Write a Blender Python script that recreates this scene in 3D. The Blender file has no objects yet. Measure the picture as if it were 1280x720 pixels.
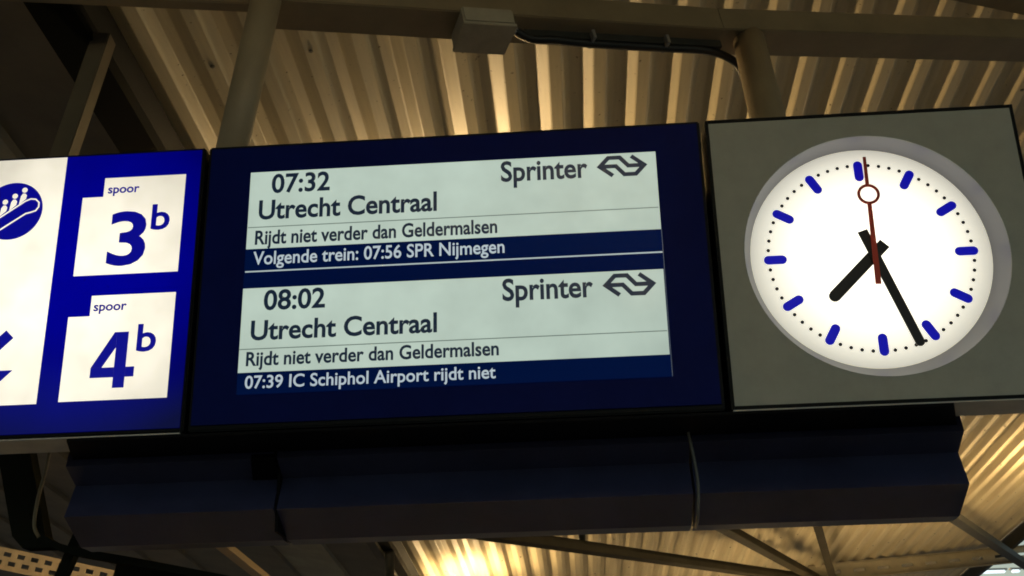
import bpy, bmesh, math, random
from mathutils import Vector, Matrix
random.seed(7)
S = bpy.context.scene
C = S.collection

# ------------------------------------------------------------------ camera
cam_d = bpy.data.cameras.new('camera')
cam = bpy.data.objects.new('camera', cam_d); C.objects.link(cam)
CAM = Vector((1.11487, -3.21855, -0.89927))
yaw, pitch, roll = -0.0597, 0.37985, -0.02452
fwd = Vector((math.sin(yaw)*math.cos(pitch), math.cos(yaw)*math.cos(pitch), math.sin(pitch)))
rt = Vector((math.cos(yaw), -math.sin(yaw), 0)); up = rt.cross(fwd)
r2 = math.cos(roll)*rt + math.sin(roll)*up
u2 = -math.sin(roll)*rt + math.cos(roll)*up
cam.matrix_world = Matrix(((r2.x, u2.x, -fwd.x, CAM.x), (r2.y, u2.y, -fwd.y, CAM.y), (r2.z, u2.z, -fwd.z, CAM.z), (0, 0, 0, 1)))
cam_d.sensor_width = 36; cam_d.lens = 36*1507.91/1280
cam_d.clip_start = .05; cam_d.clip_end = 3000
cam_d.dof.use_dof = True; cam_d.dof.focus_distance = 3.5; cam_d.dof.aperture_fstop = 22.0
S.camera = cam

# ------------------------------------------------------------------ world, sun, exposure
SUN_EL, SUN_AZ = math.radians(7), math.radians(-35)
w = bpy.data.worlds.new('World'); S.world = w; w.use_nodes = True
nt = w.node_tree; bg = nt.nodes['Background']
sky = nt.nodes.new('ShaderNodeTexSky'); sky.sky_type = 'NISHITA'; sky.sun_disc = False
sky.sun_elevation = SUN_EL; sky.sun_rotation = SUN_AZ
nt.links.new(sky.outputs[0], bg.inputs[0]); bg.inputs[1].default_value = 0.135
sd = bpy.data.lights.new('sun', 'SUN'); sd.energy = 0.1; sd.angle = math.radians(12); sd.color = (1, .86, .7)
so = bpy.data.objects.new('sun', sd); C.objects.link(so)
sdir = Vector((math.sin(SUN_AZ)*math.cos(SUN_EL), math.cos(SUN_AZ)*math.cos(SUN_EL), math.sin(SUN_EL)))
so.rotation_euler = sdir.to_track_quat('Z', 'Y').to_euler(); so.location = (0, -20, 12)
S.view_settings.view_transform = 'Standard'; S.view_settings.look = 'None'
S.view_settings.exposure = 0; S.view_settings.gamma = 1
S.cycles.filter_width = 1.8
S.cycles.max_bounces = 6

# ------------------------------------------------------------------ materials
def mat(name, col, rough=.5, metal=0., noise=0., nscale=20., emit=None, estr=1., coat=0., bump=0., col2=None, stretch=None, spec=.5):
    m = bpy.data.materials.new(name); m.use_nodes = True
    n = m.node_tree; b = n.nodes['Principled BSDF']
    b.inputs['Base Color'].default_value = (*col, 1)
    b.inputs['Roughness'].default_value = rough; b.inputs['Metallic'].default_value = metal
    b.inputs['Coat Weight'].default_value = coat; b.inputs['Coat Roughness'].default_value = .08
    b.inputs['Specular IOR Level'].default_value = spec
    if noise > 0 or bump > 0:
        tc = n.nodes.new('ShaderNodeTexCoord'); mp = n.nodes.new('ShaderNodeMapping')
        if stretch: mp.inputs['Scale'].default_value = stretch
        nz = n.nodes.new('ShaderNodeTexNoise'); nz.inputs['Scale'].default_value = nscale; nz.inputs['Detail'].default_value = 6; nz.inputs['Roughness'].default_value = .6
        n.links.new(tc.outputs['Object'], mp.inputs[0]); n.links.new(mp.outputs[0], nz.inputs[0])
        if noise > 0:
            rp = n.nodes.new('ShaderNodeValToRGB')
            c2 = col2 or tuple(c*(1-noise) for c in col)
            rp.color_ramp.elements[0].position = .3; rp.color_ramp.elements[0].color = (*c2, 1)
            rp.color_ramp.elements[1].position = .65; rp.color_ramp.elements[1].color = (*col, 1)
            n.links.new(nz.outputs[0], rp.inputs[0]); n.links.new(rp.outputs[0], b.inputs['Base Color'])
        if bump > 0:
            bp = n.nodes.new('ShaderNodeBump'); bp.inputs['Strength'].default_value = bump; bp.inputs['Distance'].default_value = .01
            n.links.new(nz.outputs[0], bp.inputs['Height']); n.links.new(bp.outputs[0], b.inputs['Normal'])
    if emit:
        b.inputs['Emission Color'].default_value = (*emit, 1); b.inputs['Emission Strength'].default_value = estr
    return m

def backlit(name, col, s0, k, cx, cz, base=(.02, .02, .02), nz_amt=.04, rough=.15, spec=.3):
    """translucent sign face with lamps behind it: brighter near the lamps, uneven diffuser"""
    m = mat(name, base, rough, spec=spec)
    n = m.node_tree; b = n.nodes['Principled BSDF']
    g = n.nodes.new('ShaderNodeNewGeometry'); sp = n.nodes.new('ShaderNodeSeparateXYZ'); n.links.new(g.outputs['Position'], sp.inputs[0])
    def M(op, a, c):
        q = n.nodes.new('ShaderNodeMath'); q.operation = op
        for i, v in enumerate((a, c)):
            if isinstance(v, (int, float)): q.inputs[i].default_value = v
            else: n.links.new(v, q.inputs[i])
        return q.outputs[0]
    dx = M('SUBTRACT', sp.outputs[0], cx); dz = M('SUBTRACT', sp.outputs[2], cz)
    r = M('ADD', M('MULTIPLY', dx, dx), M('MULTIPLY', dz, dz))
    base_s = M('SUBTRACT', s0, M('MULTIPLY', r, k))
    nz = n.nodes.new('ShaderNodeTexNoise'); nz.inputs['Scale'].default_value = 7; nz.inputs['Detail'].default_value = 3
    n.links.new(g.outputs['Position'], nz.inputs[0])
    s = M('MULTIPLY', base_s, M('ADD', 1-nz_amt*2, M('MULTIPLY', nz.outputs[0], nz_amt*4)))
    s = M('MAXIMUM', s, .12*s0)
    b.inputs['Emission Color'].default_value = (*col, 1)
    n.links.new(s, b.inputs['Emission Strength'])
    return m

def roof_paint():
    m = mat('roof_sheet_paint', (.56, .53, .44), .5, noise=.0, spec=.4)
    n = m.node_tree; b = n.nodes['Principled BSDF']
    tc = n.nodes.new('ShaderNodeTexCoord')
    mp = n.nodes.new('ShaderNodeMapping'); mp.inputs['Scale'].default_value = (5, .22, 1)
    n.links.new(tc.outputs['Object'], mp.inputs[0])
    a = n.nodes.new('ShaderNodeTexNoise'); a.inputs['Scale'].default_value = 3; a.inputs['Detail'].default_value = 8; a.inputs['Roughness'].default_value = .65
    n.links.new(mp.outputs[0], a.inputs[0])
    r = n.nodes.new('ShaderNodeValToRGB'); e = r.color_ramp.elements
    e[0].position = .33; e[0].color = (.52, .455, .30, 1); e[1].position = .62; e[1].color = (.66, .58, .39, 1)
    n.links.new(a.outputs[0], r.inputs[0])
    v = n.nodes.new('ShaderNodeTexNoise'); v.inputs['Scale'].default_value = 38; v.inputs['Detail'].default_value = 3
    n.links.new(tc.outputs['Object'], v.inputs[0])
    r2_ = n.nodes.new('ShaderNodeValToRGB'); e = r2_.color_ramp.elements
    e[0].position = .24; e[0].color = (.25, .2, .14, 1); e[1].position = .31; e[1].color = (1, 1, 1, 1)
    n.links.new(v.outputs[0], r2_.inputs[0])
    mx = n.nodes.new('ShaderNodeMix'); mx.data_type = 'RGBA'; mx.blend_type = 'MULTIPLY'; mx.inputs[0].default_value = 1
    n.links.new(r.outputs[0], mx.inputs[6]); n.links.new(r2_.outputs[0], mx.inputs[7]); n.links.new(mx.outputs[2], b.inputs['Base Color'])
    return m

M_roof = roof_paint()
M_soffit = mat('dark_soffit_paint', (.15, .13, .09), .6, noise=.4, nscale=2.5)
M_gutter = mat('gutter_black', (.004, .005, .004), .7, spec=.1)
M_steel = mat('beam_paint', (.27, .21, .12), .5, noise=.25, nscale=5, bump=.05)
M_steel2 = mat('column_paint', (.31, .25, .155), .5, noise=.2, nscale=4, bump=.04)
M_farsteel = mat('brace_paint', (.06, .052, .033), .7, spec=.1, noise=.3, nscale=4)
M_darksteel = mat('dark_steel', (.035, .035, .028), .55, noise=.4, nscale=8)
M_tray = mat('galvanised_tray', (.55, .43, .27), .5, .0, noise=.3, nscale=12)
M_casing = mat('casing_black', (.008, .009, .010), .5, spec=.12, noise=.3, nscale=30)
M_pale = mat('underside_grey', (.62, .60, .54), .5, noise=.2, nscale=10)
M_bezel = mat('bezel_navy', (.003, .010, .125), .4, coat=.0, noise=.2, nscale=9, spec=.05)
M_house = mat('cladding_navy', (.036, .041, .098), .42, noise=.35, nscale=6, spec=.5)
M_house2 = mat('bracket_black', (.004, .004, .005), .6, spec=.08)
M_plate = mat('clock_plate_grey', (.36, .375, .325), .45, noise=.12, nscale=14, bump=.03)
M_ring = mat('recess_grey', (.19, .19, .215), .4)
M_dial = backlit('dial_backlit', (1, .955, .80), 1.75, 10.2, 1.98, .489, base=(.6, .6, .55), nz_amt=.01, rough=.5)
M_mark = mat('mark_blue', (.004, .004, .22), .5, emit=(.0, .0, .30), estr=1)
M_dot = mat('dot_navy', (.01, .01, .04), .5)
M_hand = mat('hand_black', (.006, .006, .008), .4)
M_red = mat('hand_red', (.62, .05, .02), .4)
M_blue = backlit('sign_blue', (.0, .0, 1.0), .275, .68, -.36, .54, base=(.001, .001, .02), nz_amt=.10, rough=.12, spec=.25)
M_white = backlit('sign_white', (1, .93, .76), 1.16, 1.75, -.42, .42, base=(.3, .3, .28), nz_amt=.15, rough=.2)
M_print = mat('print_blue', (.006, .006, .15), .3, emit=(0, 0, .22), estr=1)
M_lcd = mat('lcd_off', (.002, .004, .02), .2, emit=(.0, .0035, .030), estr=1, spec=.03)
M_band = mat('lcd_band', (.002, .004, .02), .2, emit=(.0, .0045, .034), estr=1, spec=.03)
M_row = backlit('lcd_row', (.50, .615, .53), .93, .12, .45, .42, base=(.03, .03, .03), nz_amt=.09)
M_lrule = mat('lcd_rule', (.05, .05, .05), .3, emit=(.11, .15, .13), estr=1)
M_lwhite = mat('lcd_light_line', (.05, .05, .05), .3, emit=(.38, .46, .48), estr=1)
M_lgrey = mat('lcd_edge', (.05, .05, .05), .3, emit=(.035, .05, .08), estr=1)
M_ltext = mat('lcd_dark_text', (.004, .008, .02), .3, emit=(.004, .012, .028), estr=1)
M_ltextw = mat('lcd_light_text', (.05, .05, .05), .3, emit=(.42, .50, .55), estr=1)
M_trussp = mat('slotted_beam_paint', (.29, .25, .16), .5, noise=.2, nscale=6)
M_cable = mat('cable_black', (.008, .008, .008), .5)
M_clip = mat('clip_zinc', (.35, .34, .32), .4, .6)
M_box = mat('box_grey', (.42, .38, .28), .5, noise=.2, nscale=14)
M_tube = mat('lamp_tube', (.8, .8, .8), .4, emit=(1, .66, .30), estr=1.)
M_lampbody = mat('lamp_body', (.5, .5, .48), .4)
M_ground = mat('platform_paving', (.33, .31, .27), .8, noise=.3, nscale=3)
M_far = mat('far_tube', (.8, .8, .8), .4, emit=(.75, .9, .95), estr=1.1)

# ------------------------------------------------------------------ helpers
def link(name, me, m=None, parent=None):
    o = bpy.data.objects.new(name, me); C.objects.link(o)
    if m is not None and me is not None and not me.materials: me.materials.append(m)
    if parent is not None: o.parent = parent
    return o
def thing(name, label, cat, loc=(0, 0, 0), group=None):
    o = bpy.data.objects.new(name, None); C.objects.link(o); o.location = loc; o.empty_display_size = .1
    o['label'] = label; o['category'] = cat
    if group: o['group'] = group
    return o
def tag(o, label, cat, group=None):
    o['label'] = label; o['category'] = cat
    if group: o['group'] = group
    return o
def fin(bm, name, m, parent=None, bevel=0, smooth=False, off=(0, 0, 0)):
    """link a bmesh given in world coordinates; off = location of the parent thing"""
    if bevel: bmesh.ops.bevel(bm, geom=list(bm.edges), offset=bevel, segments=2, affect='EDGES', clamp_overlap=True)
    bmesh.ops.translate(bm, verts=bm.verts, vec=-Vector(off))
    bmesh.ops.recalc_face_normals(bm, faces=bm.faces)
    me = bpy.data.meshes.new(name); bm.to_mesh(me); bm.free()
    if smooth:
        for p in me.polygons: p.use_smooth = True
    return link(name, me, m, parent)
def box(bm, x0, x1, y0, y1, z0, z1):
    v = [bm.verts.new((x, y, z)) for x in (x0, x1) for y in (y0, y1) for z in (z0, z1)]
    for f in ((0, 1, 3, 2), (4, 6, 7, 5), (0, 4, 5, 1), (2, 3, 7, 6), (0, 2, 6, 4), (1, 5, 7, 3)): bm.faces.new([v[i] for i in f])
def BX(*a):
    bm = bmesh.new(); box(bm, *a); return bm
def bar(bm, p0, p1, wv, hv):
    """box running p0->p1 with half-extent vectors wv, hv"""
    p0, p1, wv, hv = map(Vector, (p0, p1, wv, hv))
    v = [bm.verts.new(p + a*wv + b*hv) for p in (p0, p1) for a in (-1, 1) for b in (-1, 1)]
    for f in ((0, 1, 3, 2), (4, 6, 7, 5), (0, 4, 5, 1), (2, 3, 7, 6), (0, 2, 6, 4), (1, 5, 7, 3)): bm.faces.new([v[i] for i in f])
def frame_of(d, upv):
    d = d.normalized(); wv = d.cross(upv).normalized(); hv = wv.cross(d).normalized()
    return wv, hv
def tube(bm, pts, r, seg=12, cap=True):
    pts = [Vector(p) for p in pts]; rings = []
    for i, p in enumerate(pts):
        d = (pts[min(i+1, len(pts)-1)] - pts[max(i-1, 0)]).normalized()
        a = d.orthogonal().normalized() if i == 0 else (a - a.dot(d)*d).normalized()
        b = d.cross(a)
        rings.append([bm.verts.new(p + r*(math.cos(t)*a + math.sin(t)*b)) for t in [2*math.pi*k/seg for k in range(seg)]])
    for q, s in zip(rings, rings[1:]):
        for k in range(seg): bm.faces.new((q[k], q[(k+1) % seg], s[(k+1) % seg], s[k]))
    if cap: bm.faces.new(rings[0]); bm.faces.new(rings[-1])
def spline(pts, n=8):
    pts = [Vector(p) for p in pts]; P = [pts[0]] + pts + [pts[-1]]; out = []
    for i in range(1, len(P)-2):
        for k in range(n):
            t = k/n; a, b, c, d = P[i-1:i+3]
            out.append(.5*((2*b) + (c-a)*t + (2*a-5*b+4*c-d)*t*t + (-a+3*b-3*c+d)*t**3))
    return out + [pts[-1]]
def plate(bm, poly, y0, y1):
    """prism from an (x,z) polygon between y0 and y1"""
    a = [bm.verts.new((x, y0, z)) for x, z in poly]; b = [bm.verts.new((x, y1, z)) for x, z in poly]
    n = len(poly); bm.faces.new(a); bm.faces.new(b[::-1])
    for i in range(n): bm.faces.new((a[i], b[i], b[(i+1) % n], a[(i+1) % n]))
def PL(poly, y0, y1):
    bm = bmesh.new(); plate(bm, poly, y0, y1); return bm
def disc(cx, cz, r, n=48): return [(cx+r*math.cos(2*math.pi*k/n), cz+r*math.sin(2*math.pi*k/n)) for k in range(n)]
def capsule(cx, cz, L, W, ang, n=8):
    """stadium polygon, length L along ang"""
    out = []; h = L/2-W/2
    for k in range(n+1): t = -math.pi/2+math.pi*k/n; out.append((h+W/2*math.cos(t), W/2*math.sin(t)))
    for k in range(n+1): t = math.pi/2+math.pi*k/n; out.append((-h+W/2*math.cos(t), W/2*math.sin(t)))
    c, s = math.cos(ang), math.sin(ang)
    return [(cx+x*c-y*s, cz+x*s+y*c) for x, y in out]
def poly_stroke(pts, wd):
    """mitred stroke polygon of an open (x,z) path"""
    L, R = [], []
    n = len(pts); V = [Vector(p) for p in pts]
    for i in range(n):
        a = (V[i]-V[i-1]).normalized() if i else (V[1]-V[0]).normalized()
        b = (V[i+1]-V[i]).normalized() if i < n-1 else a
        t = (a+b).normalized(); nn = Vector((-t.y, t.x)); k = wd/2/max(.4, nn.dot(Vector((-a.y, a.x))))
        L.append(tuple(V[i]+nn*k)); R.append(tuple(V[i]-nn*k))
    return L, R
def stroke(bm, pts, wd, y0, y1):
    L, R = poly_stroke(pts, wd)
    for i in range(len(pts)-1): plate(bm, [L[i], L[i+1], R[i+1], R[i]], y0, y1)

def text_mesh(s, x0, x1, z, cap, bold=0., capch='H', spacing=1.0):
    """mesh of a line of lettering fitted between x0 and x1 on baseline z with given cap height"""
    def conv(t, off):
        cu = bpy.data.curves.new('t', 'FONT'); cu.body = t; cu.offset = off; cu.extrude = 0.0; cu.resolution_u = 4; cu.space_character = spacing
        ob = bpy.data.objects.new('t', cu); C.objects.link(ob)
        bpy.context.view_layer.update()
        me = bpy.data.meshes.new_from_object(ob.evaluated_get(bpy.context.evaluated_depsgraph_get()))
        bpy.data.objects.remove(ob); bpy.data.curves.remove(cu); return me
    ref = conv(capch, 0); ch = max(v.co.y for v in ref.vertices) - min(v.co.y for v in ref.vertices); bpy.data.meshes.remove(ref)
    me = conv(s, bold)
    xs = [v.co.x for v in me.vertices]; a, b = min(xs), max(xs)
    for v in me.vertices:
        v.co = Vector((x0 + (v.co.x-a)/(b-a)*(x1-x0), 0, z + v.co.y*cap/ch))
    me.name = 'lettering'; return me
def letter(s, x0, x1, z, cap, m, y, parent, name='lettering', label=None, **k):
    me = text_mesh(s, x0, x1, z, cap, **k)
    bm = bmesh.new(); bm.from_mesh(me); bpy.data.meshes.remove(me)
    r = bmesh.ops.extrude_face_region(bm, geom=list(bm.faces))
    bmesh.ops.translate(bm, verts=[v for v in r['geom'] if isinstance(v, bmesh.types.BMVert)], vec=(0, -.0006, 0))
    bmesh.ops.translate(bm, verts=bm.verts, vec=(0, y, 0))
    bmesh.ops.recalc_face_normals(bm, faces=bm.faces)
    for f in bm.faces: f.smooth = False
    me = bpy.data.meshes.new(name); bm.to_mesh(me); bm.free()
    o = link(name, me, m, parent)
    if label: o['label'] = label
    return o

# ------------------------------------------------------------------ roof frame
D1 = Vector((-.01112411, .99651351, -.08268658))      # along the ribs, away
D2 = Vector((.98723884, .02408223, .1574151))         # across the ribs, rising to the right
DN = Vector((-.15885755, .0798803, .98406474))        # out of the roof, upwards
def RF(u, v, n): return CAM + u*D1 + v*D2 + n*DN

# ------------------------------------------------------------------ ground
bm = bmesh.new()
vs = [bm.verts.new(p) for p in ((-400, -400, -3.7), (400, -400, -3.7), (400, 400, -3.7), (-400, 400, -3.7))]; bm.faces.new(vs)
g = fin(bm, 'ground', M_ground); g['kind'] = 'structure'
g = fin(BX(-30, 40, -4.5, 4.2, -3.69, -2.5), 'platform', M_ground); g['kind'] = 'structure'

# ------------------------------------------------------------------ canopy roof
roof = bpy.data.objects.new('canopy_roof', None); C.objects.link(roof); roof['kind'] = 'structure'
def corrugated(name, v0, nrib, u0, u1, n0, parent):
    bm = bmesh.new(); pts = []
    prof = [(0, .020), (.006, .020), (.013, .017), (.060, -.014), (.067, -.017), (.116, -.017), (.122, -.014), (.156, .017), (.162, .020)]
    for k in range(nrib):
        for a, b in prof: pts.append((v0 + .2*k + a, b))
    pts.append((v0 + .2*nrib + .004, .020)); pts.append((v0 + .2*nrib + .014, .018))
    us = [u0 + (u1-u0)*i/12 for i in range(13)]
    rows = []
    for i, u in enumerate(us):
        sag = .002*math.sin(u*.9+v0)
        rows.append([bm.verts.new(RF(u, a, n0 + b + sag)) for a, b in pts])
    for A, B in zip(rows, rows[1:]):
        for i in range(len(pts)-1): bm.faces.new((A[i], A[i+1], B[i+1], B[i]))
    return fin(bm, name, M_roof, parent)
VR0 = -1.19
for i in range(8):
    vv = VR0 + i*1.0
    corrugated('roof_sheet', vv, 5 if i < 7 else 3, -5.5, 20, 3.2 + (.004 if i % 2 else 0) + .003*random.random(), roof)
bm = bmesh.new()
for u in (3.9, 5.2, 8.4, 9.8, 11.2, 12.6, 14.0, 15.4):
    for k in range(38):
        if random.random() < .25: continue
        c = RF(u + random.uniform(-.01, .01), VR0 + .2*k + .09, 3.2 - .016)
        for rr, h0, h1 in ((.011, 0, .002), (.006, .002, .007)):
            A_ = [bm.verts.new(c + rr*(math.cos(t)*D1 + math.sin(t)*D2) - h0*DN) for t in [math.pi/3*i for i in range(6)]]
            B_ = [bm.verts.new(v.co - (h1-h0)*DN) for v in A_]
            bm.faces.new(B_)
            for i in range(6): bm.faces.new((A_[i], A_[(i+1) % 6], B_[(i+1) % 6], B_[i]))
sc_ = fin(bm, 'sheet_screws', mat('screw_grey', (.22, .2, .16), .5, .5), roof); sc_['kind'] = 'stuff'
# valley gutter and the dark soffit beyond it, which rises again to the left
DL = Vector((-D2.x, D2.y, D2.z)); DLN = Vector((-DN.x, DN.y, DN.z))
def RL(u, a, n): return RF(u, -1.34, 3.16) + a*DL + n*DLN
bm = bmesh.new()
sec = [(-1.42, 3.30), (-1.385, 3.14), (-1.385, 3.06), (-1.235, 3.06), (-1.235, 3.15), (-1.17, 3.24), (-1.12, 3.30)]
rw = [[bm.verts.new(RF(u, a, b)) for a, b in sec] for u in (-5.5, 24)]
for i in range(6): bm.faces.new((rw[0][i], rw[0][i+1], rw[1][i+1], rw[1][i]))
fin(bm, 'valley_gutter', M_gutter, roof)
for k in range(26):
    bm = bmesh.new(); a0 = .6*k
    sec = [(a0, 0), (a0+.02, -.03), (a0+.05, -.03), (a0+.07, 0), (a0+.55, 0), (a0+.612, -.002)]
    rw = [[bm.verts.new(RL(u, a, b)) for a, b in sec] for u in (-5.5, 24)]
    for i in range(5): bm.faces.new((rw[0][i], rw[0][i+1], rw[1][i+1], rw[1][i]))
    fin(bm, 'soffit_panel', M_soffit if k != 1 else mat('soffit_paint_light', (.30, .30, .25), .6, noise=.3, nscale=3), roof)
# right-hand edge trim of the roof
bm = bmesh.new(); bar(bm, RF(-5.5, 6.47, 3.14), RF(20, 6.47, 3.14), D2*.035, DN*.09); fin(bm, 'edge_trim', M_darksteel, roof)

# ------------------------------------------------------------------ roof steelwork
def ext(p, q, a, b):
    p, q = Vector(p), Vector(q); d = (q-p).normalized(); return p-d*a, q+d*b
def steel(name, label, cat, p, q, wv_sz, h_sz, m, shift=(0, 0), group='steel members under the roof', bev=.004):
    p, q = Vector(p), Vector(q); wv, hv = frame_of(q-p, DN)
    if wv.y < 0: wv = -wv
    o = wv*shift[0] + hv*shift[1]
    bm = bmesh.new(); bar(bm, p+o, q+o, wv*wv_sz/2, hv*h_sz/2)
    ob = fin(bm, name, m, None, bevel=bev)
    return tag(ob, label, cat, group)
# the front beam (two lengths meeting at the right-hand strut): p,q = its front lower edge
p, q = ext((.15, .256, 1.61), (1.721, .896, 1.811), .03, .07)
steel('roof_beam', 'long brown steel roof beam left of the round strut, carrying the junction box', 'beam', p, q, .16, .11, M_steel, (.08, .055))
p, q = ext((-.579, .157, 1.612), (.07, .389, 1.688), 2.0, .12)
steel('roof_beam', 'thin brown roof beam above the track sign, left of the round strut', 'beam', p, q, .05, .10, M_steel, (.025, .05))
p, q = ext((1.82, .927, 1.825), (3.087, 1.376, 1.993), .09, 2.5)
steel('roof_beam', 'brown steel roof beam running right above the clock', 'beam', p, q, .16, .11, M_steel, (.082, .053))
p, q = ext((2.927, 1.211, 2.112), (3.081, 1.298, 2.13), .5, 2.5)
steel('roof_brace', 'dark steel brace in the top right corner above the clock beam', 'brace', p, q, .08, .06, M_steel, (.04, .03))
def strut(label, p, q, r, m):
    bm = bmesh.new(); tube(bm, [p, q], r, 24); o = fin(bm, 'round_strut', m, smooth=True)
    return tag(o, label, 'strut', 'struts between roof steel and signs')
strut('round brown strut rising from the left end of the departure board to the beam', (.103, .245, 1.80), (-.060, .26, .70), .053, M_steel2)
strut('round brown strut between departure board and clock, under the beam', (1.848, 1.03, 1.868), (1.813, .33, .64), .064, M_steel2)
p, q = Vector((-.605, .50, 1.665)), Vector((-.68, .33, .78)); wv_, hv_ = frame_of(q-p, Vector((0, 1, 0)))
bm = bmesh.new(); bar(bm, p, q, wv_*.034, hv_*.034)
tag(fin(bm, 'square_strut', mat('strut_paint_dark', (.12, .10, .065), .55, noise=.3, nscale=5), bevel=.004), 'slanting square strut above the track sign, ending at the dark gutter', 'strut', 'struts between roof steel and signs')
# far bracing
G2 = 'steel members under the roof'
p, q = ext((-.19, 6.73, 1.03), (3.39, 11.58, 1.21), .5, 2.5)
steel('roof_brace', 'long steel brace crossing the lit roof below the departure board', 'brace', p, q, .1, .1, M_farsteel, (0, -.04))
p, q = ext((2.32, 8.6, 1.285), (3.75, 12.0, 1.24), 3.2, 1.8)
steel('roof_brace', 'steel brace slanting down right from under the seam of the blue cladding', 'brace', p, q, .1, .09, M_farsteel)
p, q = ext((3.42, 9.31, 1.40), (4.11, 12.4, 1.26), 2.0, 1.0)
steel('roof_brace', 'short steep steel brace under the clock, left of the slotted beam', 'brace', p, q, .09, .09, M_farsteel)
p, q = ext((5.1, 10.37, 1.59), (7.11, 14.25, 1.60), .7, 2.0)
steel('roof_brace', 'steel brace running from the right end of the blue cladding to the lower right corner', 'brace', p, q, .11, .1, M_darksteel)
bm = bmesh.new(); tube(bm, [(1.03, 8.46, 1.10), (1.03, 8.40, 1.42)], .035, 10)
tag(fin(bm, 'hanger_rod', M_darksteel, smooth=True), 'short dark hanger between the long brace and the roof', 'hanger')
# dark member left of the hot spot, with its little dark upright
bm = bmesh.new(); bar(bm, RF(8.6, -1.36, 3.06), RF(14, -1.36, 3.06), D2*.035, DN*.05)
tag(fin(bm, 'edge_purlin', M_darksteel), 'thin dark purlin along the left edge of the lit roof', 'purlin')
bm = bmesh.new(); tube(bm, [(-.74, 7.9, .99), (-.78, 8.2, .70), (-.78, 8.2, .2)], .045, 10)
tag(fin(bm, 'dark_post', M_darksteel, smooth=True), 'dark post in front of the brightest patch of roof', 'post')
bm = bmesh.new(); bar(bm, (-2.09, 6.95, .99), (-2.04, 8.9, .84), (.05, 0, 0), (0, .0, .03))
tag(fin(bm, 'edge_purlin', mat('purlin_tan', (.42, .3, .15), .5)), 'tan purlin on the dark roof at the bottom left', 'purlin')

# slotted beam far right
sb = thing('slotted_beam', 'tan beam with a row of oblong slots at the lower right', 'beam', (5.4, 13.4, 1.5))
p0 = Vector((3.7, 13.02, 1.36)); p1 = Vector((7.4, 14.15, 1.74)); dd = (p1-p0).normalized(); wv, hv = frame_of(p1-p0, Vector((0, 0, 1)))
L = (p1-p0).length; H2 = .10; s0, pitch_s, sl, sh = .18, .36, .17, .018
bm = bmesh.new()
def rect(a0, a1, b0, b1):
    bar(bm, p0+dd*a0+hv*(b0+b1)/2, p0+dd*a1+hv*(b0+b1)/2, wv*.006, hv*(b1-b0)/2)
rect(0, L, sh, H2); rect(0, L, -H2, -sh)
a = 0
while a < L:
    e = min(L, a+pitch_s-sl); rect(a, e, -sh, sh); a += pitch_s
fin(bm, 'web', M_trussp, sb, off=(5.4, 13.4, 1.5))
bm = bmesh.new(); bar(bm, p0-hv*H2-wv*(-.0), p1-hv*H2, wv*.06, hv*.006); bar(bm, p0+hv*(H2+.007), p1+hv*(H2+.007), wv*.06, hv*.006)
fin(bm, 'flange', M_trussp, sb, off=(5.4, 13.4, 1.5))

# ------------------------------------------------------------------ junction box, cable, clips on the beam
jb = thing('junction_box', 'grey junction box fixed under the beam above the departure board', 'box', (.80, .58, 1.62))
wv, hv = frame_of(Vector((1.571, .64, .2)), DN)
if wv.y < 0: wv = -wv
dj = Vector((1.571, .64, .2)).normalized()
bm = bmesh.new(); c0 = Vector((.802, .585, 1.665)); bar(bm, c0-dj*.10, c0+dj*.10, wv*.08, hv*.036); fin(bm, 'box_body', M_box, jb, bevel=.006, off=jb.location)
bm = bmesh.new(); c1 = c0 + hv*(-.042); bar(bm, c1-dj*.103, c1+dj*.103, wv*.083, hv*.007); fin(bm, 'lid', M_box, jb, bevel=.002, off=jb.location)
bm = bmesh.new(); tube(bm, [c0+dj*.10, c0+dj*.135], .017, 10); fin(bm, 'cable_gland', M_clip, jb, smooth=True, off=jb.location)
bm = bmesh.new()
e0 = Vector((.917, .640, 1.672)); pts = [c0+dj*.13, e0+Vector((.06, .02, -.012)), (1.07, .69, 1.668), (1.20, .755, 1.686), (1.49, .875, 1.724), (1.63, .93, 1.742), (1.72, .985, 1.752), (1.79, 1.04, 1.742), (1.825, 1.075, 1.70)]
tube(bm, spline(pts, 6), .017, 10)
tag(fin(bm, 'power_cable', M_cable, smooth=True), 'thick black cable slung under the beam from the junction box to the strut', 'cable')
bm = bmesh.new(); q0 = Vector((.95, .655, 1.672)); bar(bm, q0, Vector((1.72, .97, 1.776)), wv*.02, hv*.016)
tag(fin(bm, 'cable_duct', M_darksteel), 'dark duct strip beside the cable under the beam', 'duct')
for x, y, z, t in ((1.20, .745, 1.70, 'zinc clip holding the cable, nearer the junction box'), (1.49, .865, 1.737, 'zinc clip holding the cable, nearer the strut')):
    bm = bmesh.new(); bar(bm, Vector((x, y, z)), Vector((x, y, z))+dj*.014, wv*.035, hv*.02)
    tag(fin(bm, 'cable_clip', M_clip, bevel=.002), t, 'clip', 'clips on the beam cable')

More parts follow.
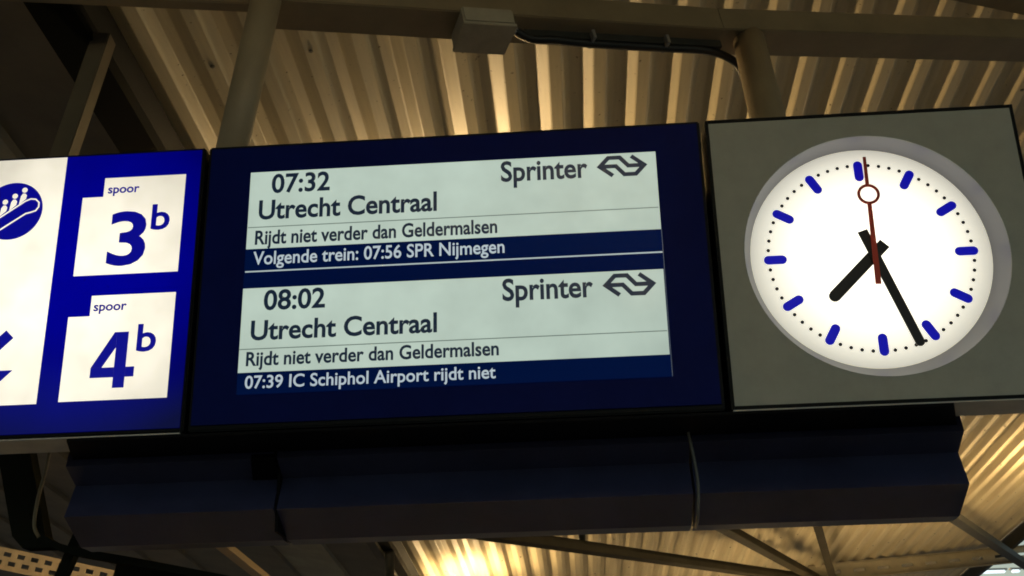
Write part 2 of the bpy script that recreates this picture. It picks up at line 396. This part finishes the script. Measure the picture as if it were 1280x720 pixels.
# ------------------------------------------------------------------ luminaires (warm tubes close under the roof)
def luminaire(c, n, label, power, A=None, L=1.1, col=(1, .68, .32)):
    A = A or D2; B = D1 if A is D2 else D2
    o = thing('strip_luminaire', label, 'lamp', c, 'warm strip lamps under the roof')
    c = Vector(c); bm = bmesh.new(); bar(bm, c-A*L/2, c+A*L/2, B*.07, DN*.02); fin(bm, 'lamp_housing', M_lampbody, o, off=c)
    for s in (-1, 1):
        bm = bmesh.new(); tube(bm, [c-A*(L/2-.04)+DN*.045+B*.035*s, c+A*(L/2-.04)+DN*.045+B*.035*s], .013, 10)
        t = M_tube.copy(); t.node_tree.nodes['Principled BSDF'].inputs['Emission Strength'].default_value = power; t.node_tree.nodes['Principled BSDF'].inputs['Emission Color'].default_value = (*col, 1)
        fin(bm, 'tube', t, o, smooth=True, off=c)
    for s in ((-1, 1) if n else ()):
        bm = bmesh.new(); tube(bm, [c+A*s*L*.4+DN*.02, c+A*s*L*.4+DN*(n-.03)], .006, 6); fin(bm, 'hanger', M_darksteel, o, off=c)
luminaire(RF(12.8, -.68, 2.80), 0, 'warm strip lamp below the brightest patch of the lit roof', 115, D1)
luminaire(RF(6.4, -.6, 2.84), .33, 'warm strip lamp hanging behind the departure board', 620, D1)
luminaire(RF(12.0, 6.0, 2.74), 0, 'warm strip lamp beyond the right end of the blue cladding', 620, D1)
luminaire(RF(14.6, 2.6, 1.3), 0, 'unseen warm strip lamp added to light the middle of the far roof', 125)  # added fill lamp out of view, brightens the far roof
luminaire(RF(13.8, 5.2, 1.4), 0, 'unseen warm strip lamp added to light the roof by the slotted beam', 85)  # added fill lamp below the view, brightens the roof at the right
luminaire(RF(-.755, .76, 2.4), .8, 'strip lamp over the platform in front of the signs, on the viewer\'s side', 175, D1, col=(1, .80, .55))

# far lamps beyond the roof edge
for x0, x1, t in ((8.25, 8.74, 'longer white tube lamp seen past the roof edge at lower right'), (8.86, 9.0, 'short white tube lamp seen past the roof edge, next to the corner')):
    o = thing('far_lamp', t, 'lamp', ((x0+x1)/2, 20, 2.3), 'white lamps beyond the roof edge')
    fin(BX(x0, x1, 20, 20.1, 2.275, 2.325), 'tube', M_far, o, bevel=.015, off=o.location)
    fin(BX(x0-.03, x1+.03, 20.0, 20.12, 2.327, 2.36), 'lamp_housing', M_lampbody, o, off=o.location)

# ------------------------------------------------------------------ carrier cladding behind and below the signs
HC = thing('sign_carrier', 'dark navy cladding with two horizontal ridges, running below all three signs', 'cladding', (.9, .35, -.24))
prof = [(.26, .10), (.226, .04), (.206, -.033), (.29, -.074), (.234, -.178), (.375, -.243), (.46, -.243), (.46, .10)]
def cladding(x0, x1, sk0, sk1, m, name='cladding_panel'):
    bm = bmesh.new()
    a = [bm.verts.new((x0 + sk0*(.35-y), y, z)) for y, z in prof]; b = [bm.verts.new((x1 + sk1*(.35-y), y, z)) for y, z in prof]
    n = len(prof); bm.faces.new(a); bm.faces.new(b[::-1])
    for i in range(n): bm.faces.new((a[i], b[i], b[(i+1) % n], a[(i+1) % n]))
    return fin(bm, name, m, HC, off=HC.location)
cladding(-.43, .194, 0, 0, M_house)
cladding(.205, 1.413, 0, 0, M_house)
cladding(1.421, 2.19, 0, 0, M_house)
bm = bmesh.new(); pf = [(.262, .0), (.223, .0), (.201, -.031), (.201, -.037), (.284, -.077), (.300, -.077), (.300, .0)]
a_ = [bm.verts.new((.112 + .18*(.30-y), y, z)) for y, z in pf]; b_ = [bm.verts.new((.190 + .18*(.30-y)*.5, y, z)) for y, z in pf]
bm.faces.new(a_); bm.faces.new(b_[::-1])
for i in range(7): bm.faces.new((a_[i], b_[i], b_[(i+1) % 7], a_[(i+1) % 7]))
fin(bm, 'bracket', M_house2, HC, off=HC.location)
fin(BX(.195, .204, .262, .455, -.238, .09), 'seam_strip', M_house2, HC, off=HC.location)
fin(BX(-.75, 2.1, .30, .44, .103, .80), 'carrier_frame', M_house2, HC, off=HC.location)
bm = bmesh.new()  # added dark sheet, stands in for shade on the underside above the cladding
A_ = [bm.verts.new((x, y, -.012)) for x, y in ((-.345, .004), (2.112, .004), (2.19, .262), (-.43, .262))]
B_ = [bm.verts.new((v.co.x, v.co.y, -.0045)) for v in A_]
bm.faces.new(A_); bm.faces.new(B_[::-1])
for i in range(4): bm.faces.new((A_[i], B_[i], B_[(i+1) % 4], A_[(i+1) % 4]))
fin(bm, 'underside_shade_sheet', M_house2, HC, off=HC.location)
bm = bmesh.new(); tube(bm, spline([(1.404, .17, .03), (1.409, .175, -.02), (1.420, .178, -.10), (1.424, .178, -.17), (1.418, .20, -.25), (1.418, .30, -.262)], 6), .0045, 8)
tag(fin(bm, 'thin_cable', mat('cable_grey', (.12, .12, .11), .5), smooth=True), 'thin grey cable hanging over the seam of the blue cladding', 'cable')

# ------------------------------------------------------------------ departure board
DB = thing('departure_board', 'navy train departure board with a lit two-row screen, between track sign and clock', 'sign', (.75, .075, 0))
o = DB.location
fin(BX(.002, 1.4985, .0, .15, .0, .9), 'casing', M_casing, DB, bevel=.004, off=o)
fin(BX(.012, 1.4885, -.006, -.0005, .016, .888), 'front_panel', M_bezel, DB, off=o)
scr = fin(BX(.1365, 1.3615, -.008, -.0065, .099, .8025), 'screen', M_lcd, DB, off=o)
def sub(bm, name, m, lab=None):
    ob = fin(bm, name, m, scr, off=o)
    if lab: ob['label'] = lab
    return ob
YS = -.0088
sub(BX(.1385, 1.3605, YS, -.0081, .547, .8005), 'timetable_row', M_row, 'upper pale green row for the 07:32 train')
sub(BX(.1375, 1.3580, YS, -.0081, .1640, .4215), 'timetable_row', M_row, 'lower pale green row for the 08:02 train')
sub(BX(.1385, 1.3600, YS, -.0081, .478, .5465), 'notice_band', M_band)
sub(BX(.1375, 1.3600, YS, -.0081, .1005, .1635), 'notice_band', M_band)
sub(BX(.1400, 1.3570, -.0092, -.0089, .6155, .6182), 'rule_line', M_lrule)
sub(BX(.1380, 1.3560, -.0092, -.0089, .2325, .2352), 'rule_line', M_lrule)
sub(BX(.1400, 1.3595, -.0092, -.0082, .4725, .4765), 'rule_line', M_lwhite)
sub(BX(1.3602, 1.3625, -.0092, -.0082, .1, .5465), 'screen_edge', M_lgrey)
YT = -.0094
def dl(s, x0, x1, z, cap, m, b):
    ob = letter(s, x0, x1, z, cap, m, YT, scr, bold=b)
    ob.data.transform(Matrix.Translation(-Vector(o)))
dl('07:32', .2050, .3825, .7290, .0600, M_ltext, .022)
dl('Utrecht Centraal', .1700, .7060, .6430, .0600, M_ltext, .023)
dl('Rijdt niet verder dan Geldermalsen', .1640, .8840, .5610, .0430, M_ltext, .023)
dl('Volgende trein: 07:56 SPR Nijmegen', .1620, .9038, .4960, .0405, M_ltextw, .012)
dl('Sprinter', .8980, 1.1565, .7270, .0640, M_ltext, .022)
dl('08:02', .2010, .3812, .3525, .0590, M_ltext, .022)
dl('Utrecht Centraal', .1680, .7065, .2615, .0570, M_ltext, .023)
dl('Rijdt niet verder dan Geldermalsen', .1595, .8816, .1840, .0400, M_ltext, .023)
dl('07:39 IC Schiphol Airport rijdt niet', .1600, .8714, .1165, .0365, M_ltextw, .012)
dl('Sprinter', .8950, 1.1550, .3470, .0640, M_ltext, .022)
def logo(x, z, sx, sz):
    bm = bmesh.new()
    P = lambda pts: [(x+a*sx, z+b*sz) for a, b in pts]
    wd = .0128
    stroke(bm, P([(.30, .03), (.035, .5), (.22, .93), (.46, .93), (.63, .5), (.96, .5)]), wd, -.0098, -.009)
    stroke(bm, P([(.04, .5), (.37, .5), (.54, .07), (.78, .07), (.965, .5), (.70, .97)]), wd, -.0101, -.0093)
    ob = fin(bm, 'railway_emblem', M_ltext, scr, off=o); return ob
logo(1.1880, .7250, .142, .066)
logo(1.1860, .3455, .145, .066)

# ------------------------------------------------------------------ track sign
TS = thing('track_sign', 'backlit blue and white track sign with 3b and 4b, at the left edge', 'sign', (-.4, .075, 0))
o = TS.location
fin(BX(-.81, -.0105, 0, .15, 0, .9), 'casing', M_casing, TS, bevel=.004, off=o)
fin(BX(-.80, -.0205, -.005, -.0005, .012, .890), 'blue_face', M_blue, TS, off=o)
pn = fin(BX(-.743, -.4425, -.0068, -.0055, .0985, .8885), 'white_panel', M_white, TS, off=o)
fin(BX(-.80, -.0205, .002, .148, -.004, -.0005), 'underside_plate', M_pale, TS, off=o)
def onp(bm, name, par, m=M_print): return fin(bm, name, m, par, off=o)
onp(PL(disc(-.595, .713, .0955, 64), -.0082, -.0070), 'pictogram_disc', pn)
bm = bmesh.new()
for k, (x, z) in enumerate(((-.5625, .7815), (-.5905, .7625), (-.6190, .7440))):
    plate(bm, disc(x, z, .0085, 16), -.0092, -.0084)
    plate(bm, [(x-.0125, z-.048), (x+.007, z-.030), (x+.0085, z-.018), (x+.003, z-.0115), (x-.004, z-.0115), (x-.0095, z-.020)], -.0092, -.0084)
stroke(bm, [(-.672, .668), (-.64, .685), (-.556, .744), (-.540, .7505), (-.524, .7485), (-.5125, .737), (-.512, .722), (-.520, .710), (-.5344, .7052), (-.550, .7015), (-.640, .640), (-.655, .631), (-.672, .632), (-.6805, .645), (-.680, .658), (-.672, .668)], .0042, -.0092, -.0084)
onp(bm, 'escalator_pictogram', pn, M_white)
bm = bmesh.new()
plate(bm, [(-.559, .326), (-.5345, .3015), (-.6575, .1785), (-.682, .203)], -.0082, -.0070)
plate(bm, [(-.5245, .2022), (-.5595, .1672), (-.693, .1672), (-.693, .335), (-.658, .300), (-.658, .2022)], -.0086, -.0074)
onp(bm, 'direction_arrow', pn)
def numpanel(z0, z1, zs, num, bx0, bx1, bz, bcap, nx0, nx1, nz, ncap, sx0, sx1, sz, lab):
    p = fin(PL([(-.378, z0), (-.0635, z0), (-.0635, z1), (-.3145, z1), (-.3145, zs), (-.378, zs)], -.0068, -.0055), 'number_panel', M_white, TS, off=o)
    p['label'] = lab
    if num == '4':
        bm = bmesh.new(); plate(bm, [(-.2255, .136), (-.1915, .136), (-.1915, .305), (-.2255, .305)], -.0082, -.0070)
        plate(bm, [(-.294, .168), (-.2258, .168), (-.2258, .198), (-.294, .198)], -.0082, -.0070)
        plate(bm, [(-.1912, .168), (-.166, .168), (-.166, .198), (-.1912, .198)], -.0082, -.0070)
        plate(bm, [(-.294, .1982), (-.262, .1982), (-.2258, .258), (-.2258, .305), (-.233, .305)], -.0082, -.0070)
        fin(bm, 'lettering', M_print, p, off=o)
    for a in (() if num == '4' else ((num, nx0, nx1, nz, ncap, .022, '3'),)) + (('b', bx0, bx1, bz, bcap, .018, 'b'), ('spoor', sx0, sx1, sz, .0275, .022, 'H')):
        ob = letter(a[0], a[1], a[2], a[3], a[4], M_print, -.0070, p, bold=a[5], capch=a[6])
        ob.data.transform(Matrix.Translation(-Vector(o)))
numpanel(.4885, .8085, .7455, '3', -.1580, -.1010, .6290, .0815, -.2840, -.1680, .5210, .1690, -.3015, -.2040, .7565, 'upper white panel reading spoor 3b')
numpanel(.1015, .4222, .3583, '4', -.1660, -.1090, .2445, .0815, -.2940, -.1660, .1360, .1690, -.3050, -.2065, .3740, 'lower white panel reading spoor 4b')

# ------------------------------------------------------------------ clock
CK = thing('station_clock', 'square grey station clock with a glowing round dial, hands at 7:27', 'clock', (1.97, .075, 0))
o = CK.location
X0, X1 = 1.5149, 2.4212
bm = bmesh.new()
for a in ((X0, X0+.008, 0, .15, 0, .9), (X1-.008, X1, 0, .15, 0, .9), (X0+.0085, X1-.0085, 0, .15, .892, .9), (X0+.0085, X1-.0085, 0, .15, 0, .008), (X0+.0085, X1-.0085, .142, .15, .0085, .8915)): box(bm, *a)
fin(bm, 'casing', M_casing, CK, off=o)
fin(BX(X0+.005, X1-.005, .002, .148, -.004, -.0005), 'underside_plate', M_pale, CK, off=o)
# face plate with round opening
cx, cz, R = 1.966, .449, .3725
bm = bmesh.new(); N = 96; x0, x1, z0, z1 = X0+.010, X1-.010, .010, .889
def edge(t):
    dx, dz = math.cos(t), math.sin(t); s = 9
    if dx > 1e-9: s = min(s, (x1-cx)/dx)
    if dx < -1e-9: s = min(s, (x0-cx)/dx)
    if dz > 1e-9: s = min(s, (z1-cz)/dz)
    if dz < -1e-9: s = min(s, (z0-cz)/dz)
    return cx+dx*s, cz+dz*s
ts = sorted([2*math.pi*k/N for k in range(N)] + [math.atan2(z-cz, x-cx) % (2*math.pi) for x in (x0, x1) for z in (z0, z1)])
inn = [bm.verts.new((cx+R*math.cos(t), .001, cz+R*math.sin(t))) for t in ts]; out = [bm.verts.new((edge(t)[0], .001, edge(t)[1])) for t in ts]
inb = [bm.verts.new((cx+R*math.cos(t), .005, cz+R*math.sin(t))) for t in ts]
n = len(ts)
for i in range(n):
    j = (i+1) % n; bm.faces.new((inn[i], inn[j], out[j], out[i])); bm.faces.new((inn[i], inb[i], inb[j], inn[j]))
fin(bm, 'face_plate', M_plate, CK, off=o)
bm = bmesh.new(); rs = []
for t_ in (0, .04, 1):
    yy = .004 + (.130-.004)*t_; RR = R-.0005 + (.352-R)*t_; ccx = cx + (1.980-cx)*t_; ccz = cz + (.490-cz)*t_
    rs.append([bm.verts.new((ccx+RR*math.cos(2*math.pi*k/N), yy, ccz+RR*math.sin(2*math.pi*k/N))) for k in range(N)])
for a, b in zip(rs, rs[1:]):
    for k in range(N): bm.faces.new((a[k], b[k], b[(k+1) % N], a[(k+1) % N]))
fin(bm, 'recess_wall', M_ring, CK, smooth=True, off=o)
DX, DZ, DY = 1.9799, .4897, .1300
dial = fin(PL(disc(DX, DZ, .3515, 96), DY, DY+.006), 'dial', M_dial, CK, off=o)
for k in range(60):
    t = math.radians(90-6*k)
    if k % 5 == 0:
        bm = PL(capsule(DX+.2790*math.cos(t), DZ+.2790*math.sin(t), .068, .0275, t), DY-.0022, DY-.0005); nm = 'hour_mark'; m = M_mark
    else:
        bm = PL(disc(DX+.2985*math.cos(t), DZ+.2985*math.sin(t), .0054, 10), DY-.0022, DY-.0005); nm = 'minute_dot'; m = M_dot
    fin(bm, nm, m, dial, off=o)
PX, PZ = 1.9852, .4835
def hand(name, ang_deg, tail, tip, wt, we, y, m, rnd=True):
    t = math.radians(90-ang_deg); c, s = math.cos(t), math.sin(t)
    pts = [(-tail, -wt/2), (tip-we/2, -we/2)] + ([(tip-we/2+we/2*math.cos(a), we/2*math.sin(a)) for a in [math.radians(-60+30*k) for k in range(5)]] if rnd else [(tip, -we/2), (tip, we/2)]) + [(tip-we/2, we/2), (-tail, wt/2)]
    return fin(PL([(PX+a*c-b*s, PZ+a*s+b*c) for a, b in pts], y, y+.004), name, m, CK, off=o)
hand('hour_hand', 226.0, .050, .196, .035, .035, .108, M_hand)
hand('minute_hand', 161.6, .080, .305, .030, .027, .102, M_hand)
sh_ = hand('second_hand', 1.7, .098, .316, .0125, .0078, .094, M_red, False)
t = math.radians(88.3); rx, rz = PX+.190*math.cos(t), PZ+.190*math.sin(t)
bm = bmesh.new(); q = [(disc(rx, rz, r, 32)) for r in (.0335, .0245)]
for yy in (.0505, .0515):
    pass
A = [[bm.verts.new((x, y, z)) for x, z in q[i]] for i in (0, 1) for y in (.0920, .0940)]
for k in range(32):
    j = (k+1) % 32
    bm.faces.new((A[0][k], A[0][j], A[2][j], A[2][k])); bm.faces.new((A[0][k], A[1][k], A[1][j], A[0][j])); bm.faces.new((A[2][k], A[2][j], A[3][j], A[3][k])); bm.faces.new((A[1][k], A[3][k], A[3][j], A[1][j]))
fin(bm, 'ring', M_red, sh_, off=o)
bm = bmesh.new(); tube(bm, [(PX, .0975, PZ), (PX, .129, PZ)], .009, 16); fin(bm, 'spindle', M_hand, CK, smooth=True, off=o)
# the second hand's eye shows the white dial through it: cut the hand there by splitting it
sh_.data.clear_geometry()
bm = bmesh.new(); c, s = math.cos(t), math.sin(t)
for a0, a1, w0, w1 in ((-.098, .190-.027, .0170, .0125), (.190+.027, .316, .0115, .0095)):
    plate(bm, [(PX+a*c-b*s, PZ+a*s+b*c) for a, b in ((a0, -w0/2), (a1, -w1/2), (a1, w1/2), (a0, w0/2))], .094, .0965)
bmesh.ops.translate(bm, verts=bm.verts, vec=-Vector(o)); bmesh.ops.recalc_face_normals(bm, faces=bm.faces)
bm.to_mesh(sh_.data); bm.free()
sh_.data.materials.append(M_red) if not sh_.data.materials else None

# ------------------------------------------------------------------ dark steelwork at the lower left
M_blk = mat('bracket_dark', (.018, .019, .014), 1.0, spec=.0)
bm = bmesh.new(); bar(bm, (-.80, .62, .16), (-.70, .62, -.16), (.055, 0, 0), (0, .03, 0)); bar(bm, (-.70, .62, -.16), (-.66, .62, -.20), (.055, 0, 0), (0, .03, 0))
tag(fin(bm, 'dark_bracket', M_blk), 'dark steel bracket below the track sign at the left', 'bracket')
bm = bmesh.new(); tube(bm, spline([(-.655, .57, .11), (-.663, .57, .03), (-.675, .57, -.05), (-.676, .57, -.13), (-.655, .57, -.17)], 6), .006, 8)
tag(fin(bm, 'conduit', M_steel, smooth=True), 'thin conduit on the dark bracket under the track sign', 'conduit')
bm = bmesh.new(); path = spline([(-.70, .60, -.10), (-.66, .60, -.16), (-.58, .60, -.205), (-.45, .60, -.235), (-.30, .60, -.265), (0, .60, -.33)], 6)
for a, b in zip(path, path[1:]): bar(bm, a, b, (0, .03, 0), (0, 0, .012))
tag(fin(bm, 'curved_channel', M_blk), 'dark curved channel sweeping right below the track sign', 'channel')
bm = bmesh.new(); bar(bm, (-.44, .72, -.25), (.30, .72, -.43), (0, .03, 0), (.008, 0, .035)); bar(bm, (-.48, .68, .10), (-.62, .68, -.30), (.018, 0, 0), (0, .02, 0))  # dark bars added to cover the lit soffit and darken this corner
tag(fin(bm, 'dark_filler_bars', M_blk), 'added dark bars hiding the lit soffit behind the curved channel at the lower left', 'frame')
# perforated tray
pt_ = thing('perforated_tray', 'tan perforated cable tray in the bottom left corner', 'cable tray', (-2.4, 4.5, .42))
a0 = Vector((-2.95, 4.5, .53)); a1 = Vector((-1.75, 4.5, .255)); dd = (a1-a0).normalized(); up_ = Vector((-dd.z, 0, dd.x)); 
if up_.z < 0: up_ = -up_
bm = bmesh.new(); L = (a1-a0).length
rows = [(-.078, -.058), (-.058, -.030), (-.030, -.004), (-.004, .024), (.024, .050)]
pit = .096
for ri, (b0, b1) in enumerate(rows):
    hole = ri in (1, 3)
    a = -.5*pit*(ri == 3)
    while a < L:
        if hole:
            s_, e_ = a+.052, a+pit
        else: s_, e_ = a, a+pit
        bar(bm, a0+dd*s_+up_*(b0+b1)/2, a0+dd*e_+up_*(b0+b1)/2, (0, .002, 0), up_*(b1-b0)/2)
        a += pit
fin(bm, 'tray_plate', M_tray, pt_, off=pt_.location)
bm = bmesh.new(); bar(bm, a0-up_*.084, a1-up_*.084, (0, .03, 0), up_*.005); fin(bm, 'tray_lip', M_tray, pt_, off=pt_.location)
